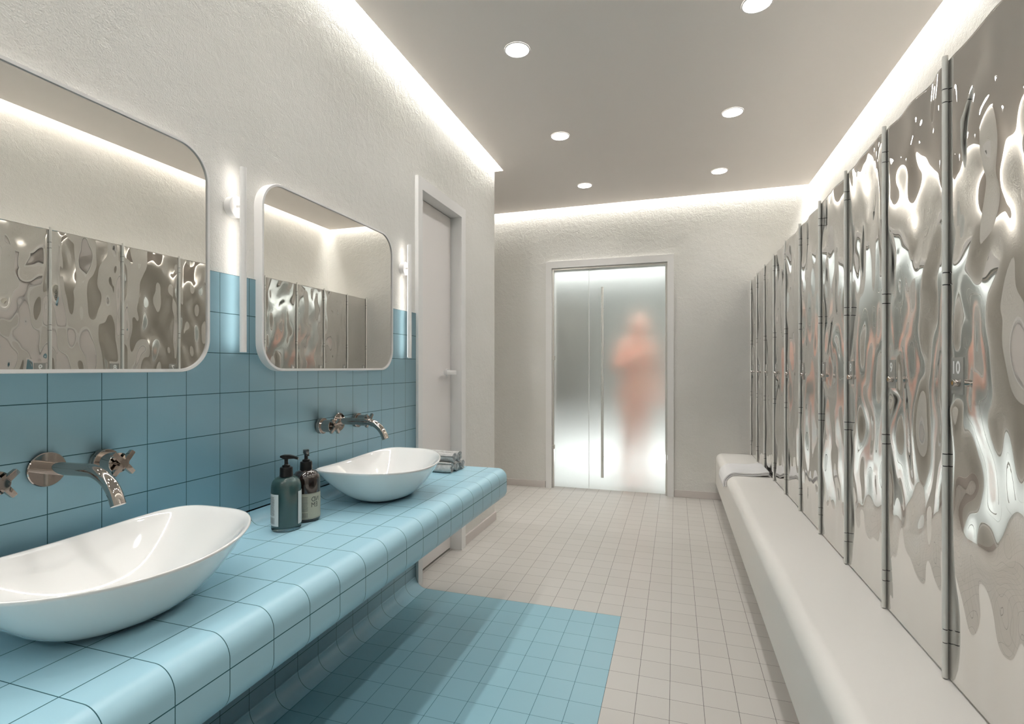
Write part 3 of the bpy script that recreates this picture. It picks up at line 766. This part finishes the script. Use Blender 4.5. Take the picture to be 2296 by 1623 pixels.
# ================================================================== PERSON BEHIND THE GLASS
def person(x0, y0, rz):
    r = thing('person', 'unclothed person standing blurred behind the frosted glass, arms bent', 'person', (x0, y0, 0), rz)
    V = {}; verts = []; edges = []; rad = []
    def v(n, p, q, parent=None):
        V[n] = len(verts); verts.append(p); rad.append(q if isinstance(q, tuple) else (q, q))
        if parent is not None: edges.append((V[parent], V[n]))
    v('pelvis', (0, 0, .90), (.150, .105))
    v('waist', (0, .0, 1.03), (.125, .09), 'pelvis'); v('chest', (0, -.02, 1.20), (.150, .105), 'waist'); v('upper', (0, -.035, 1.32), (.150, .09), 'chest')
    v('neck', (0, -.05, 1.43), (.055, .055), 'upper'); v('skull', (0, -.075, 1.50), (.075, .085), 'neck'); v('crown', (0, -.085, 1.58), (.07, .085), 'skull')
    for sd, n in ((-1, 'l'), (1, 'r')):
        v('sh' + n, (sd * .155, -.03, 1.345), .060, 'upper')
        if sd < 0: el = (-.25, -.06, 1.13); wr = (-.06, -.19, 1.27)
        else: el = (.26, .06, 1.09); wr = (.20, -.09, .90)
        v('el' + n, el, .040, 'sh' + n); v('wr' + n, wr, .028, 'el' + n)
        e_, w_ = Vector(el), Vector(wr); d = (w_ - e_).normalized(); sdv = d.cross(Vector((0, 0, 1))).normalized()
        pm = w_ + d * .05; v('pm' + n, tuple(pm), (.034, .018), 'wr' + n)
        for k, (o_, ln) in enumerate(((-.026, .065), (-.009, .075), (.009, .07), (.026, .055))):
            k1 = w_ + d * .09 + sdv * o_; v('f%d%s' % (k, n), tuple(k1), .009, 'pm' + n); k2 = k1 + d * ln * .5 + Vector((0, 0, -.006)); v('g%d%s' % (k, n), tuple(k2), .008, 'f%d%s' % (k, n))
            v('h%d%s' % (k, n), tuple(k2 + d * ln * .45 + Vector((0, 0, -.016))), .007, 'g%d%s' % (k, n))
        th = w_ + d * .03 - sdv * .042; v('t' + n, tuple(th), .011, 'wr' + n); v('u' + n, tuple(th + d * .045), .009, 't' + n)
        v('hip' + n, (sd * .09, 0, .84), .095, 'pelvis')
        kn = (sd * .09, -.05 if sd < 0 else -.02, .47); v('kn' + n, kn, .058, 'hip' + n); v('cf' + n, (sd * .09, .0, .33), .052, 'kn' + n); v('an' + n, (sd * .09, .02, .09), .034, 'cf' + n)
        v('hl' + n, (sd * .09, .03, .035), .033, 'an' + n); v('ft' + n, (sd * .10, -.10, .025), .028, 'hl' + n); v('to' + n, (sd * .105, -.17, .02), .02, 'ft' + n)
    me = bpy.data.meshes.new('body'); me.from_pydata(verts, edges, []); me.materials.append(M['skin'])
    bm = bmesh.new(); bm.from_mesh(me); sk = bm.verts.layers.skin.verify(); bm.verts.ensure_lookup_table()
    for i, q in enumerate(rad): bm.verts[i][sk].radius = q
    bm.verts[0][sk].use_root = True
    bm.to_mesh(me); bm.free(); o = bpy.data.objects.new('body', me); COL.objects.link(o); o.parent = r
    o.modifiers.new('skin', 'SKIN').use_smooth_shade = True; o.modifiers.new('sub', 'SUBSURF').render_levels = 2
    # face bumps
    bm = BM(); bmesh.ops.create_uvsphere(bm, u_segments=32, v_segments=20, radius=1)
    for w_ in bm.verts:
        x, y, z = w_.co; s_ = 1.0
        y2 = y * .092; x2 = x * .073 * (1 - .12 * max(0, -z)); z2 = z * .112
        if y < 0: y2 -= .022 * math.exp(-(x / .16) ** 2 - ((z + .12) / .22) ** 2); y2 += .008 * math.exp(-((abs(x) - .38) / .16) ** 2 - ((z - .08) / .12) ** 2); y2 -= .004 * math.exp(-(x / .35) ** 2 - ((z + .48) / .07) ** 2)
        if abs(x) > .9: x2 += math.copysign(.012, x) * math.exp(-((y) / .25) ** 2 - ((z + .05) / .25) ** 2)
        w_.co = Vector((x2, y2 - .085, z2 + 1.545))
    obj('head', bm, M['skin'], r, True)
    bm = BM(); bmesh.ops.create_uvsphere(bm, u_segments=28, v_segments=18, radius=1)
    for w_ in bm.verts:
        x, y, z = w_.co
        w_.co = Vector((x * .079, max(y, -.55 + .5 * (1 - z)) * .100 - .078, z * .118 + 1.553)) if z > -.2 else Vector((x * .075, max(y, .15) * .10 - .078, z * .14 + 1.553))
    obj('hair', bm, M['hair'], r, True)
person(-.385, 5.30, .62)
